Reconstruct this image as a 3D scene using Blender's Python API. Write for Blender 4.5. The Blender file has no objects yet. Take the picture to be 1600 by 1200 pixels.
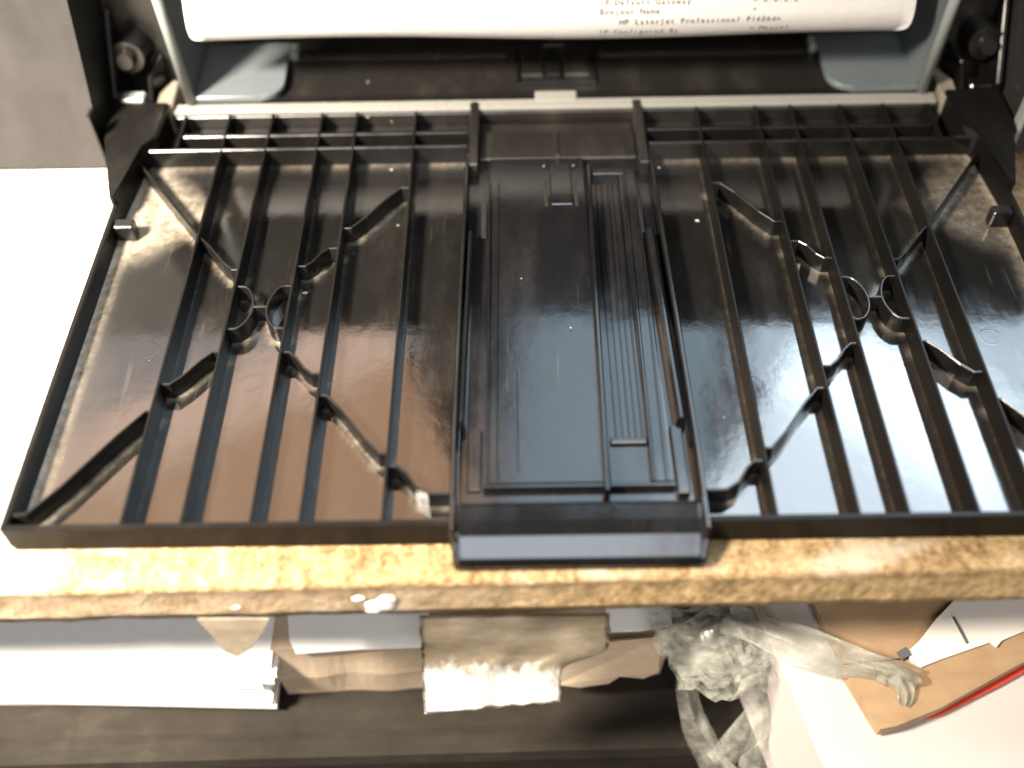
import bpy, bmesh, math, random
from mathutils import Vector, Matrix, noise as mnoise

random.seed(7)
scene = bpy.context.scene
COL = scene.collection
MM = 0.001

# ------------------------------------------------------------------ camera
CAM_POS = Vector((-0.0129, -0.1158, 0.2004))
RIGHT = Vector((0.9999, -0.0079, -0.0141)).normalized()
DOWN = Vector((-0.0150, -0.7784, -0.6276))
DOWN = (DOWN - DOWN.dot(RIGHT) * RIGHT).normalized()
FWD = RIGHT.cross(DOWN).normalized()
F_PX = 1600.0
cam_data = bpy.data.cameras.new('camera')
cam_data.sensor_width = 36.0
cam_data.lens = 36.0 * F_PX / 1600.0
cam_data.clip_start = 0.005
cam_data.clip_end = 50.0
cam_data.dof.use_dof = True
cam_data.dof.focus_distance = 0.268
cam_data.dof.aperture_fstop = 4.9
cam = bpy.data.objects.new('camera', cam_data)
COL.objects.link(cam)
UP = -DOWN
cam.matrix_world = Matrix(((RIGHT.x, UP.x, -FWD.x, CAM_POS.x),
                           (RIGHT.y, UP.y, -FWD.y, CAM_POS.y),
                           (RIGHT.z, UP.z, -FWD.z, CAM_POS.z),
                           (0, 0, 0, 1)))
scene.camera = cam

# ------------------------------------------------------------------ world, lamps, exposure
world = bpy.data.worlds.new('World')
scene.world = world
world.use_nodes = True
bg = world.node_tree.nodes['Background']
bg.inputs[0].default_value = (1.0, 0.90, 0.78, 1)
bg.inputs[1].default_value = 0.09


def area(name, loc, target, sx, sy, power, color):
    d = bpy.data.lights.new(name, 'AREA')
    d.shape = 'RECTANGLE'
    d.size = sx
    d.size_y = sy
    d.energy = power
    d.color = color
    o = bpy.data.objects.new(name, d)
    COL.objects.link(o)
    o.location = loc
    o.rotation_euler = (Vector(target) - Vector(loc)).to_track_quat('-Z', 'Y').to_euler()
    return o


lamp = area('desk_lamp', (-0.30, -0.10, 0.36), (-0.23, 0.05, 0.0), 0.08, 0.08, 7.6, (1.0, 0.88, 0.74))
lamp.data.spread = math.radians(92)
area('front_fill', (0.20, -1.25, 0.80), (0.05, 0.0, -0.05), 0.60, 0.45, 8.0, (1.0, 0.82, 0.66))  # added fill light to brighten the carton and things under the table
area('cool_window', (0.92, 1.05, 1.86), (0.05, 0.04, 0.0), 1.00, 0.72, 43.0, (0.76, 0.89, 1.0))
area('cool_window_low', (0.92, 1.05, 1.20), (0.05, 0.04, 0.0), 1.00, 0.58, 20.0, (0.68, 0.85, 1.0))
area('cool_window_side', (0.16, 1.05, 1.62), (0.0, 0.04, 0.0), 0.42, 1.15, 7.5, (0.62, 0.83, 1.0))
area('brown_reflection_fill', (-0.60, 1.05, 1.80), (-0.05, 0.04, 0.0), 0.96, 0.80, 16.0, (1.0, 0.58, 0.34))  # added light standing in for brown wood mirrored in the tray
area('grey_reflection_fill', (-0.62, 1.05, 1.10), (-0.05, 0.04, 0.0), 0.85, 0.40, 3.6, (1.0, 0.93, 0.90))  # added dim light, only there for the grey reflection on the left
area('front_window', (-0.02, -1.0, 1.06), (0.0, 0.0, 0.0), 0.62, 0.40, 8.0, (0.82, 0.90, 1.0))

vs = scene.view_settings
vs.view_transform = 'Standard'
vs.look = 'None'
vs.exposure = 0.0
vs.gamma = 1.0
vs.use_curve_mapping = False
scene.cycles.use_denoising = True
scene.cycles.max_bounces = 8


# ------------------------------------------------------------------ helpers
def at(px, py, z):
    """point of the place seen at that spot of the photograph, at height z"""
    r = RIGHT * (px - 800) + DOWN * (py - 600) + FWD * F_PX
    return CAM_POS + r * ((z - CAM_POS.z) / r.z)


def aty(px, py, y):
    r = RIGHT * (px - 800) + DOWN * (py - 600) + FWD * F_PX
    return CAM_POS + r * ((y - CAM_POS.y) / r.y)


def tag(o, label=None, cat=None, group=None, kind=None):
    if label: o['label'] = label
    if cat: o['category'] = cat
    if group: o['group'] = group
    if kind: o['kind'] = kind
    return o


def empty(name, loc):
    o = bpy.data.objects.new(name, None)
    o.empty_display_size = 0.01
    COL.objects.link(o)
    o.location = loc
    return o


def build(name, bm, mat, parent=None, smooth=False, base=True):
    """links a bmesh (world coordinates) as one mesh object"""
    bmesh.ops.recalc_face_normals(bm, faces=bm.faces[:])
    me = bpy.data.meshes.new(name)
    off = Vector((0, 0, 0))
    if parent is not None:
        p = parent
        while p is not None:
            off += p.location
            p = p.parent
        for v in bm.verts: v.co -= off
    elif base and bm.verts:
        lo = Vector([min(v.co[i] for v in bm.verts) for i in range(3)])
        hi = Vector([max(v.co[i] for v in bm.verts) for i in range(3)])
        off = Vector(((lo.x + hi.x) / 2, (lo.y + hi.y) / 2, lo.z))
        for v in bm.verts: v.co -= off
    bm.to_mesh(me)
    bm.free()
    if smooth:
        for p in me.polygons: p.use_smooth = True
    o = bpy.data.objects.new(name, me)
    COL.objects.link(o)
    if mat: me.materials.append(mat)
    if parent is not None: o.parent = parent
    else: o.location = off
    return o


def box(bm, x0, x1, y0, y1, z0, z1, bev=0.0, seg=1):
    vs_ = [bm.verts.new(c) for c in ((x0, y0, z0), (x1, y0, z0), (x1, y1, z0), (x0, y1, z0),
                                     (x0, y0, z1), (x1, y0, z1), (x1, y1, z1), (x0, y1, z1))]
    fs = [bm.faces.new([vs_[i] for i in q]) for q in ((3, 2, 1, 0), (4, 5, 6, 7), (0, 1, 5, 4), (1, 2, 6, 5), (2, 3, 7, 6), (3, 0, 4, 7))]
    if bev > 0:
        es = list({e for f in fs for e in f.edges})
        bmesh.ops.bevel(bm, geom=es, offset=bev, segments=seg, profile=0.6, affect='EDGES')
    return bm


def mmbox(x0, x1, y0, y1, z0, z1, bev=0.25, seg=1, bm=None):
    return box(bm or bmesh.new(), x0 * MM, x1 * MM, y0 * MM, y1 * MM, z0 * MM, z1 * MM, bev * MM, seg)


def wall(pts, t, z0, z1, c=0.25, draft=0.12, bm=None, topz=None):
    """thin upright wall along a plan polyline (mm); chamfered crest, slight mould draft"""
    bm = bm or bmesh.new()
    P = [Vector((p[0], p[1])) for p in pts]
    n = len(P)
    rings = []
    for i in range(n):
        d0 = (P[i] - P[i - 1]).normalized() if i > 0 else (P[1] - P[0]).normalized()
        d1 = (P[i + 1] - P[i]).normalized() if i < n - 1 else d0
        d = (d0 + d1).normalized()
        nn = Vector((-d.y, d.x))
        m = 1.0 / max(0.5, nn.dot(Vector((-d1.y, d1.x))))
        zt = z1 if topz is None else topz[i]
        prof = [(-t / 2 - draft, z0), (-t / 2, zt - c), (-t / 2 + c, zt), (t / 2 - c, zt), (t / 2, zt - c), (t / 2 + draft, z0)]
        rings.append([bm.verts.new(((P[i].x + nn.x * u * m) * MM, (P[i].y + nn.y * u * m) * MM, z * MM)) for u, z in prof])
    for a, b in zip(rings, rings[1:]):
        for k in range(6):
            bm.faces.new((a[k], a[(k + 1) % 6], b[(k + 1) % 6], b[k]))
    bm.faces.new(rings[0]); bm.faces.new(rings[-1][::-1])
    return bm


def chaikin(pts, it=2):
    P = [Vector(p) for p in pts]
    for _ in range(it):
        Q = [P[0]]
        for a, b in zip(P, P[1:]):
            Q += [a.lerp(b, 0.25), a.lerp(b, 0.75)]
        Q.append(P[-1])
        P = Q
    return P


def prism(bm, poly, z0, z1):
    """plan polygon (world m) extruded; z1 may be a function of the vertex index"""
    lo = [bm.verts.new((p[0], p[1], z0)) for p in poly]
    hi = [bm.verts.new((p[0], p[1], z1)) for p in poly]
    bm.faces.new(lo[::-1]); bm.faces.new(hi)
    n = len(poly)
    for i in range(n):
        bm.faces.new((lo[i], lo[(i + 1) % n], hi[(i + 1) % n], hi[i]))
    return bm


def cyl(bm, c, axis, r, h, n=24, r2=None):
    axis = Vector(axis).normalized()
    u = axis.orthogonal().normalized(); v = axis.cross(u)
    c = Vector(c); r2 = r if r2 is None else r2
    A = [bm.verts.new(c + (u * math.cos(2 * math.pi * k / n) + v * math.sin(2 * math.pi * k / n)) * r) for k in range(n)]
    B = [bm.verts.new(c + axis * h + (u * math.cos(2 * math.pi * k / n) + v * math.sin(2 * math.pi * k / n)) * r2) for k in range(n)]
    bm.faces.new(A[::-1]); bm.faces.new(B)
    for k in range(n): bm.faces.new((A[k], A[(k + 1) % n], B[(k + 1) % n], B[k]))
    return bm


# ------------------------------------------------------------------ materials
def new_mat(name):
    m = bpy.data.materials.new(name)
    m.use_nodes = True
    nt = m.node_tree
    b = nt.nodes['Principled BSDF']
    return m, nt, b


def nd(nt, typ, **kw):
    n = nt.nodes.new(typ)
    for k, v in kw.items(): setattr(n, k, v)
    return n


def noise_tex(nt, vec, scale, detail=4, rough=0.55, stretch=None):
    if stretch:
        mp = nd(nt, 'ShaderNodeMapping')
        mp.inputs['Scale'].default_value = stretch
        nt.links.new(vec, mp.inputs['Vector'])
        vec = mp.outputs[0]
    n = nd(nt, 'ShaderNodeTexNoise')
    n.inputs['Scale'].default_value = scale
    n.inputs['Detail'].default_value = detail
    n.inputs['Roughness'].default_value = rough
    nt.links.new(vec, n.inputs['Vector'])
    return n.outputs['Fac']


def ramp(nt, fac, stops):
    r = nd(nt, 'ShaderNodeValToRGB')
    el = r.color_ramp.elements
    el[0].position, el[0].color = stops[0]
    el[1].position, el[1].color = stops[-1]
    for p, c in stops[1:-1]:
        e = el.new(p); e.color = c
    nt.links.new(fac, r.inputs[0])
    return r.outputs[0]


def g(v): return (v, v, v, 1)


def rng(nt, fac, a, b, c, d):
    r = nd(nt, 'ShaderNodeMapRange')
    for k, v in zip(('From Min', 'From Max', 'To Min', 'To Max'), (a, b, c, d)): r.inputs[k].default_value = v
    nt.links.new(fac, r.inputs['Value'])
    return r.outputs[0]


def math_(nt, op, a, b):
    m = nd(nt, 'ShaderNodeMath', operation=op)
    for i, x in enumerate((a, b)):
        if isinstance(x, (int, float)): m.inputs[i].default_value = x
        else: nt.links.new(x, m.inputs[i])
    return m.outputs[0]


def mix(nt, fac, a, b):
    m = nd(nt, 'ShaderNodeMix', data_type='RGBA')
    for s, x in ((0, fac), (6, a), (7, b)):
        if isinstance(x, (int, float)): m.inputs[s].default_value = x
        elif isinstance(x, tuple): m.inputs[s].default_value = x
        else: nt.links.new(x, m.inputs[s])
    return m.outputs[2]


def bump(nt, b, h, strength, dist):
    bp = nd(nt, 'ShaderNodeBump')
    bp.inputs['Strength'].default_value = strength
    bp.inputs['Distance'].default_value = dist
    nt.links.new(h, bp.inputs['Height'])
    nt.links.new(bp.outputs[0], b.inputs['Normal'])


def plastic(name, col, rmin, rmax, dust=0.12, spec=0.5, dust_attr=False, scratch=0.0, dustcol=(0.30, 0.26, 0.20, 1)):
    m, nt, b = new_mat(name)
    pos = nd(nt, 'ShaderNodeNewGeometry').outputs['Position']
    smear = noise_tex(nt, pos, 55, 5, 0.6, (1.6, 0.6, 1))
    fine = noise_tex(nt, pos, 900, 3, 0.6)
    d = math_(nt, 'MULTIPLY', rng(nt, smear, 0.48, 0.78, 0, dust), rng(nt, fine, 0.35, 0.7, 0.3, 1.0))
    speck = rng(nt, noise_tex(nt, pos, 2600, 2, 0.5), 0.70, 0.78, 0, dust * 2.0)
    d = math_(nt, 'MAXIMUM', d, speck)
    if dust_attr:
        a = nd(nt, 'ShaderNodeAttribute', attribute_name='dust').outputs['Fac']
        a = math_(nt, 'MULTIPLY', a, rng(nt, noise_tex(nt, pos, 420, 5, 0.7), 0.30, 0.66, 0.35, 1.15))
        d = math_(nt, 'ADD', d, a)
    if scratch:
        s = noise_tex(nt, pos, 700, 2, 0.5, (1.0, 0.05, 1))
        d = math_(nt, 'ADD', d, rng(nt, s, 0.68, 0.76, 0, scratch))
    d = math_(nt, 'MINIMUM', d, 0.92)
    nt.links.new(mix(nt, d, (*col, 1), dustcol), b.inputs['Base Color'])
    if dust_attr:   # wiped streaks running with the ribs
        st = noise_tex(nt, pos, 120, 5, 0.65, (1.0, 0.16, 1))
        smear = math_(nt, 'ADD', math_(nt, 'MULTIPLY', smear, 0.6), math_(nt, 'MULTIPLY', st, 0.4))
    r = rng(nt, smear, 0.35, 0.72, rmin, rmax)
    nt.links.new(math_(nt, 'MINIMUM', math_(nt, 'ADD', r, math_(nt, 'MULTIPLY', d, 0.55)), 0.9), b.inputs['Roughness'])
    b.inputs['IOR'].default_value = 1.52
    b.inputs['Specular IOR Level'].default_value = spec
    bump(nt, b, noise_tex(nt, pos, 220, 3, 0.5), 0.06, 0.0004)
    return m


M = {}
M['black'] = plastic('black_plastic', (0.0055, 0.0052, 0.0048), 0.16, 0.28, 0.03)
M['floor'] = plastic('black_tray_plastic', (0.0055, 0.0052, 0.0048), 0.035, 0.18, 0.03, dust_attr=True, scratch=0.04)
M['rib'] = plastic('black_rib_plastic', (0.0055, 0.0052, 0.0048), 0.30, 0.42, 0.03, spec=0.08)
M['brace'] = plastic('black_brace_plastic', (0.0055, 0.0052, 0.0048), 0.24, 0.36, 0.05, spec=0.35)
M['slab'] = plastic('black_slider_plastic', (0.0045, 0.0045, 0.005), 0.08, 0.20, 0.022, scratch=0.05)
M['mblack'] = plastic('matt_black_plastic', (0.009, 0.008, 0.007), 0.30, 0.50, 0.05)
M['panel'] = plastic('dark_grey_cover_plastic', (0.020, 0.0185, 0.0175), 0.42, 0.55, 0.02, spec=0.35)
M['trim'] = plastic('grey_trim_plastic', (0.20, 0.22, 0.21), 0.30, 0.4, 0.05)
M['bar'] = plastic('pale_grey_bar_plastic', (0.19, 0.19, 0.175), 0.22, 0.35, 0.10)
M['guide'] = plastic('blue_grey_guide_plastic', (0.085, 0.100, 0.106), 0.30, 0.42, 0.06)
M['ledge'] = plastic('dusty_ledge_plastic', (0.16, 0.14, 0.11), 0.5, 0.6, 0.7, dustcol=(0.42, 0.37, 0.29, 1))


def mat_paper(name, col, scale=300):
    m, nt, b = new_mat(name)
    pos = nd(nt, 'ShaderNodeNewGeometry').outputs['Position']
    f = noise_tex(nt, pos, scale, 4, 0.6)
    c2 = tuple(c * 0.9 for c in col)
    nt.links.new(mix(nt, f, (*col, 1), (*c2, 1)), b.inputs['Base Color'])
    b.inputs['Roughness'].default_value = 0.7
    b.inputs['Specular IOR Level'].default_value = 0.25
    bump(nt, b, f, 0.15, 0.0004)
    return m


M['paper'] = mat_paper('white_paper', (0.80, 0.79, 0.77))
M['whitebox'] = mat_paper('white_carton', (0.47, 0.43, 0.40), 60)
M['label'] = mat_paper('off_white_label', (0.62, 0.60, 0.55), 40)
M['red'] = mat_paper('red_card', (0.62, 0.06, 0.03))


def mat_ink():
    m, nt, b = new_mat('toner_ink')
    b.inputs['Base Color'].default_value = (0.06, 0.058, 0.056, 1)
    b.inputs['Roughness'].default_value = 0.6
    return m


M['ink'] = mat_ink()


def mat_card(name, a, c, sc=1.0):
    m, nt, b = new_mat(name)
    pos = nd(nt, 'ShaderNodeNewGeometry').outputs['Position']
    f = noise_tex(nt, pos, 70 * sc, 6, 0.65)
    fl = noise_tex(nt, pos, 380, 3, 0.6, (0.25, 1, 1))
    f2 = math_(nt, 'ADD', math_(nt, 'MULTIPLY', f, 0.7), math_(nt, 'MULTIPLY', fl, 0.3))
    nt.links.new(ramp(nt, f2, [(0.30, (*a, 1)), (0.68, (*c, 1))]), b.inputs['Base Color'])
    b.inputs['Roughness'].default_value = 0.8
    b.inputs['Specular IOR Level'].default_value = 0.2
    bump(nt, b, f2, 0.3, 0.0012)
    return m


M['card'] = mat_card('brown_cardboard', (0.25, 0.165, 0.090), (0.36, 0.25, 0.150))
M['card_pale'] = mat_card('pale_cardboard', (0.34, 0.26, 0.18), (0.47, 0.38, 0.28))
M['dirty'] = mat_card('grimy_torn_paper', (0.10, 0.08, 0.055), (0.20, 0.17, 0.13), 1.6)


def mat_table():
    m, nt, b = new_mat('fibrous_chipboard')
    pos = nd(nt, 'ShaderNodeNewGeometry').outputs['Position']
    big = noise_tex(nt, pos, 30, 5, 0.6)
    fib = noise_tex(nt, pos, 330, 6, 0.75, (1.0, 0.38, 0.5))
    chip = nd(nt, 'ShaderNodeTexVoronoi')
    mp = nd(nt, 'ShaderNodeMapping'); mp.inputs['Scale'].default_value = (260, 620, 500); mp.inputs['Rotation'].default_value = (0, 0, 0.25)
    nt.links.new(pos, mp.inputs['Vector']); nt.links.new(mp.outputs[0], chip.inputs['Vector'])
    sep = nd(nt, 'ShaderNodeSeparateColor'); nt.links.new(chip.outputs['Color'], sep.inputs[0])
    f = math_(nt, 'ADD', math_(nt, 'ADD', math_(nt, 'MULTIPLY', fib, 0.55), math_(nt, 'MULTIPLY', big, 0.25)), math_(nt, 'MULTIPLY', sep.outputs[0], 0.20))
    c = ramp(nt, f, [(0.34, (0.09, 0.052, 0.022, 1)), (0.44, (0.24, 0.15, 0.066, 1)), (0.55, (0.40, 0.275, 0.135, 1)), (0.68, (0.58, 0.45, 0.27, 1))])
    # worn bare patches along the front
    wear = rng(nt, noise_tex(nt, pos, 46, 5, 0.65, (0.5, 1.4, 1)), 0.56, 0.66, 0, 0.55)
    c = mix(nt, wear, c, (0.62, 0.55, 0.44, 1))
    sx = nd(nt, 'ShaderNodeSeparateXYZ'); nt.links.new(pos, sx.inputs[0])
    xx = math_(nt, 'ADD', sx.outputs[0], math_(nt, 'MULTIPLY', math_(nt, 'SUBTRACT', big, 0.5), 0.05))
    blown_left = rng(nt, xx, -0.140, -0.112, 1.0, 0.0)  # overexposed light on the table's left end, put into the colour as cream
    c = mix(nt, blown_left, c, (0.70, 0.66, 0.58, 1))
    nt.links.new(c, b.inputs['Base Color'])
    b.inputs['Roughness'].default_value = 0.75
    b.inputs['Specular IOR Level'].default_value = 0.25
    bump(nt, b, f, 1.0, 0.003)
    return m


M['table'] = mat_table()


def mat_edge():
    m, nt, b = new_mat('grimy_table_edge')
    pos = nd(nt, 'ShaderNodeNewGeometry').outputs['Position']
    f = noise_tex(nt, pos, 90, 6, 0.7)
    c = ramp(nt, f, [(0.30, (0.20, 0.13, 0.07, 1)), (0.52, (0.36, 0.27, 0.17, 1)), (0.72, (0.52, 0.44, 0.33, 1))])
    sepp = nd(nt, 'ShaderNodeSeparateXYZ'); nt.links.new(pos, sepp.inputs[0])
    wood = ramp(nt, noise_tex(nt, pos, 520, 6, 0.75, (0.8, 1, 0.5)), [(0.36, (0.22, 0.135, 0.055, 1)), (0.64, (0.62, 0.45, 0.22, 1))])
    side = rng(nt, math_(nt, 'ADD', sepp.outputs[0], math_(nt, 'MULTIPLY', f, 0.04)), -0.015, 0.03, 0, 1)
    nt.links.new(mix(nt, side, c, wood), b.inputs['Base Color'])
    b.inputs['Roughness'].default_value = 0.8
    bump(nt, b, f, 0.6, 0.002)
    return m


M['edge'] = mat_edge()


def mat_dark_shelf():
    m, nt, b = new_mat('dark_painted_shelf')
    pos = nd(nt, 'ShaderNodeNewGeometry').outputs['Position']
    f = noise_tex(nt, pos, 26, 6, 0.7)
    f2 = noise_tex(nt, pos, 300, 4, 0.6, (0.3, 1, 1))
    q = math_(nt, 'ADD', math_(nt, 'MULTIPLY', f, 0.7), math_(nt, 'MULTIPLY', f2, 0.3))
    nt.links.new(ramp(nt, q, [(0.32, (0.010, 0.008, 0.006, 1)), (0.55, (0.018, 0.0155, 0.012, 1)), (0.70, (0.032, 0.028, 0.021, 1))]), b.inputs['Base Color'])
    b.inputs['Roughness'].default_value = 0.85
    b.inputs['Specular IOR Level'].default_value = 0.12
    bump(nt, b, f2, 0.3, 0.001)
    return m


M['shelf'] = mat_dark_shelf()


def mat_film(name='dusty_clear_plastic_film', lo=0.05, hi=0.34):
    m, nt, b = new_mat(name)
    pos = nd(nt, 'ShaderNodeNewGeometry').outputs['Position']
    f = noise_tex(nt, pos, 140, 5, 0.65)
    nt.links.new(ramp(nt, f, [(0.3, (0.34, 0.34, 0.28, 1)), (0.7, (0.56, 0.57, 0.50, 1))]), b.inputs['Base Color'])
    b.inputs['Roughness'].default_value = 0.35
    nt.links.new(rng(nt, f, 0.32, 0.70, lo, hi), b.inputs['Alpha'])
    b.inputs['Specular IOR Level'].default_value = 0.35
    return m


M['film'] = mat_film()
M['film2'] = mat_film('folded_plastic_film', 0.22, 0.50)


def mat_simple(name, col, rough):
    m, nt, b = new_mat(name)
    pos = nd(nt, 'ShaderNodeNewGeometry').outputs['Position']
    f = noise_tex(nt, pos, 200, 4, 0.6)
    nt.links.new(mix(nt, f, (*col, 1), (*(c * 0.75 for c in col), 1)), b.inputs['Base Color'])
    b.inputs['Roughness'].default_value = rough
    return m


M['greyprint'] = mat_simple('faded_print', (0.09, 0.09, 0.10), 0.7)
M['paint'] = mat_simple('dried_white_paint', (0.82, 0.80, 0.75), 0.5)
M['lint'] = mat_simple('pale_lint', (0.40, 0.36, 0.29), 0.9)
M['dark'] = mat_simple('dark_glass', (0.03, 0.03, 0.028), 0.2)

# ------------------------------------------------------------------ table and lower shelf (setting)
ZT = 8.5      # crest of the tray walls, mm above the table
ZF = 2.4      # tray floor
TH = 0.015
eL = at(-250, 931, 0.0); eR = at(1850, 884, 0.0)
nx = 220
bm = bmesh.new()
rows = []
dirv = (eR - eL)
e0 = eL - dirv * 0.35; e1 = eR + dirv * 0.35
for j in range(9):
    row = []
    for i in range(nx + 1):
        p = e0.lerp(e1, i / nx)
        if j <= 4:
            jag = (mnoise.noise((p.x * 140, 0, 3)) * 0.0003 + mnoise.noise((p.x * 700, 4, 3)) * 0.0004)
            q = Vector((p.x, p.y + jag * (1 if j < 3 else 0.4) + (0.0, 0.0003, 0.0012, 0.004, 0.012)[j], (-0.0016, -0.0005, 0.0, 0.0, 0.0)[j]))
        else:
            q = Vector((p.x, (0.04, 0.12, 0.30, 0.55)[j - 5], 0.0))
        row.append(bm.verts.new(q))
    rows.append(row)
for a, b_ in zip(rows, rows[1:]):
    for i in range(nx): bm.faces.new((a[i], a[i + 1], b_[i + 1], b_[i]))
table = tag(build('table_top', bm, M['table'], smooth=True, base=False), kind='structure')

bm = bmesh.new()
rows = []
for j in range(7):
    row = []
    for i in range(nx + 1):
        p = e0.lerp(e1, i / nx)
        jag = (mnoise.noise((p.x * 140, 0, 3)) * 0.0003 + mnoise.noise((p.x * 700, 4, 3)) * 0.0004)
        t = j / 6
        w = mnoise.noise((p.x * 90, t * 2, 9)) * 0.0003 + mnoise.noise((p.x * 700, t * 6, 2)) * 0.0002
        z = -0.00165 - (TH - 0.00165) * t + (w if j == 6 else 0)
        row.append(bm.verts.new((p.x, p.y + jag * (1 - t) + w * t + (0.0004 if j else 0.0001), z)))
    rows.append(row)
back = [bm.verts.new((v.co.x, 0.55, -TH)) for v in rows[-1]]
rows.append(back)
for a, b_ in zip(rows, rows[1:]):
    for i in range(nx): bm.faces.new((a[i], a[i + 1], b_[i + 1], b_[i]))
build('front_edge', bm, M['edge'], parent=table, smooth=True)

# dried paint blobs on the table's front edge
for k, (px, py, r) in enumerate(((597, 947, 3.1), (606, 938, 1.9), (585, 955, 1.6), (560, 937, 1.3), (368, 950, 1.6))):
    bm = bmesh.new()
    zz = -0.0060 + k * 0.0004
    c = aty(px, py, e0.lerp(e1, 0.45).y)
    bmesh.ops.create_icosphere(bm, subdivisions=3, radius=1.0)
    for v in bm.verts:
        w = 1 + 0.35 * mnoise.noise(v.co * 1.7 + Vector((k * 5, 0, 0)))
        v.co = Vector((v.co.x * r * 1.15 * MM * w, v.co.y * 0.35 * MM - 0.0001, v.co.z * r * 0.8 * MM * w)) + Vector((c.x, c.y + 0.0003, c.z))
    build('paint_blob', bm, M['paint'], parent=table, smooth=True)

SZ = -0.10   # top of the dark shelf under the table
sL = at(-300, 1200, SZ); sR = at(1900, 1140, SZ)
bm = bmesh.new()
prof = [(0.60, 0.0), (0.010, 0.0), (0.007, 0.0002), (0.004, 0.0010), (0.001, 0.0011), (-0.001, 0.0002), (-0.002, -0.004), (-0.002, -0.022), (0.60, -0.022)]
ring = []
for s in (-0.6, 1.6):
    p = sL.lerp(sR, s)
    ring.append([bm.verts.new((p.x, p.y + a, SZ + h)) for a, h in prof])
for k in range(len(prof)):
    bm.faces.new((ring[0][k], ring[0][(k + 1) % len(prof)], ring[1][(k + 1) % len(prof)], ring[1][k]))
bm.faces.new(ring[0]); bm.faces.new(ring[1][::-1])
tag(build('lower_shelf', bm, M['shelf'], base=False), kind='structure')
bm = bmesh.new()
box(bm, -1.2, 1.2, -0.8, 0.9, -0.46, -0.45)
tag(build('floor', bm, M['shelf'], base=False), kind='structure')

# ------------------------------------------------------------------ the printer
printer = empty('printer', (0, 0.15, 0))
tag(printer, 'black and dark grey desktop printer with its ribbed front tray door folded down', 'printer')

RIBS = (43.0, 61.0, 71.8, 87.0, 100.2)
BRACES = [  # plan polylines on the right half, mm; the left half is their mirror image
    [(28.2, 8.9), (35.1, 8.9), (39.8, 16.4), (43, 16.4)],
    [(43, 20), (45.9, 20), (58.3, 37.2), (61, 37.2)],
    [(61, 44.1), (64.3, 44.1), (69.3, 51.2), (71.8, 51.2)],
    [(87, 80.6), (89.7, 80.6), (97.4, 90.8), (100.2, 93.6)],
    [(100.2, 94.2), (101.6, 95.6), (121.4, 122.5), (123, 125)],
    [(43, 112.8), (46.5, 112.8), (57.8, 96.2), (61, 96.2)],
    [(61, 88.4), (64.7, 88.2), (68.6, 81.6), (71.8, 81.5)],
    [(87, 51.7), (89.6, 51.6), (97.0, 41.4), (100.2, 41.4)],
    [(100.2, 33.2), (102.4, 33.2), (121.2, 5.0), (125.5, 4.6)],
]
RINGS = [
    [(71.8, 74.3), (75.4, 74.2), (77.6, 69.1), (77.7, 64.0), (75.4, 59.4), (71.8, 59.2)],
    [(87, 74.3), (83.6, 74.2), (81.4, 69.1), (81.3, 64.2), (83.6, 59.4), (87, 59.2)],
]
BRIDGE = [(77.4, 66.9), (81.6, 66.9)]


def seg_dist(x, y, a, b):
    ax, ay = a; bx, by = b
    dx, dy = bx - ax, by - ay
    t = max(0, min(1, ((x - ax) * dx + (y - ay) * dy) / (dx * dx + dy * dy + 1e-9)))
    return math.hypot(x - ax - t * dx, y - ay - t * dy)


segs = [(a, b) for L in BRACES + RINGS + [BRIDGE] for a, b in zip(L, L[1:])]

# tray door: floor sheet with settled dust stored as an attribute
bm = bmesh.new()
dl = bm.verts.layers.float.new('dust')
NX, NY = 176, 92
gridv = []
for j in range(NY + 1):
    row = []
    for i in range(NX + 1):
        x = -126 + 252 * i / NX
        y = 1 + 129.5 * j / NY
        v = bm.verts.new((x * MM, y * MM, ZF * MM))
        ax = abs(x)
        d = 0.0
        ds = min(seg_dist(ax, y, a, b) for a, b in segs) if ax > 28 else 99
        n1 = 0.5 + 0.5 * mnoise.noise((x * 0.08, y * 0.08, 1.7 if x < 0 else 7.3))
        n2 = 0.5 + 0.5 * mnoise.noise((x * 0.35, y * 0.35, 4.2))
        d += math.exp(-(ds / 1.3) ** 2) * 0.75 * n2
        dr = min(abs(ax - r) for r in RIBS)
        d += math.exp(-(dr / 0.9) ** 2) * 0.22 * n2
        d += math.exp(-((130 - y) / 2.5) ** 2) * 0.50 * n1
        d += math.exp(-((125.5 - ax) / 2.6) ** 2) * (1.2 if x < 0 else 0.7) * (0.4 + n1)  # dust by the side walls; extra on the left paints in brighter light
        # the two far corners hold thick grey dust, in a wedge between brace and side wall
        wedge = (ax - 100.2) / 24 - abs(y - 108) / 26 + 0.25
        far = max(0.0, min(1.0, wedge * 2.2)) if y > 84 else 0
        ydrop = max(0, min(1, (y - 84) / 14))
        d += far * ydrop * (0.62 if x < 0 else 0.32) * (0.5 + 0.8 * n2)  # left corner's dust raised to carry the stronger light falling there
        v[dl] = min(1.0, d)
        row.append(v)
    gridv.append(row)
for j in range(NY):
    for i in range(NX):
        bm.faces.new((gridv[j][i], gridv[j][i + 1], gridv[j + 1][i + 1], gridv[j + 1][i]))
tray = build('tray_door', bm, M['floor'], parent=printer, smooth=True)
tag(tray, 'glossy black ribbed tray door lying open on the table')

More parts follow.
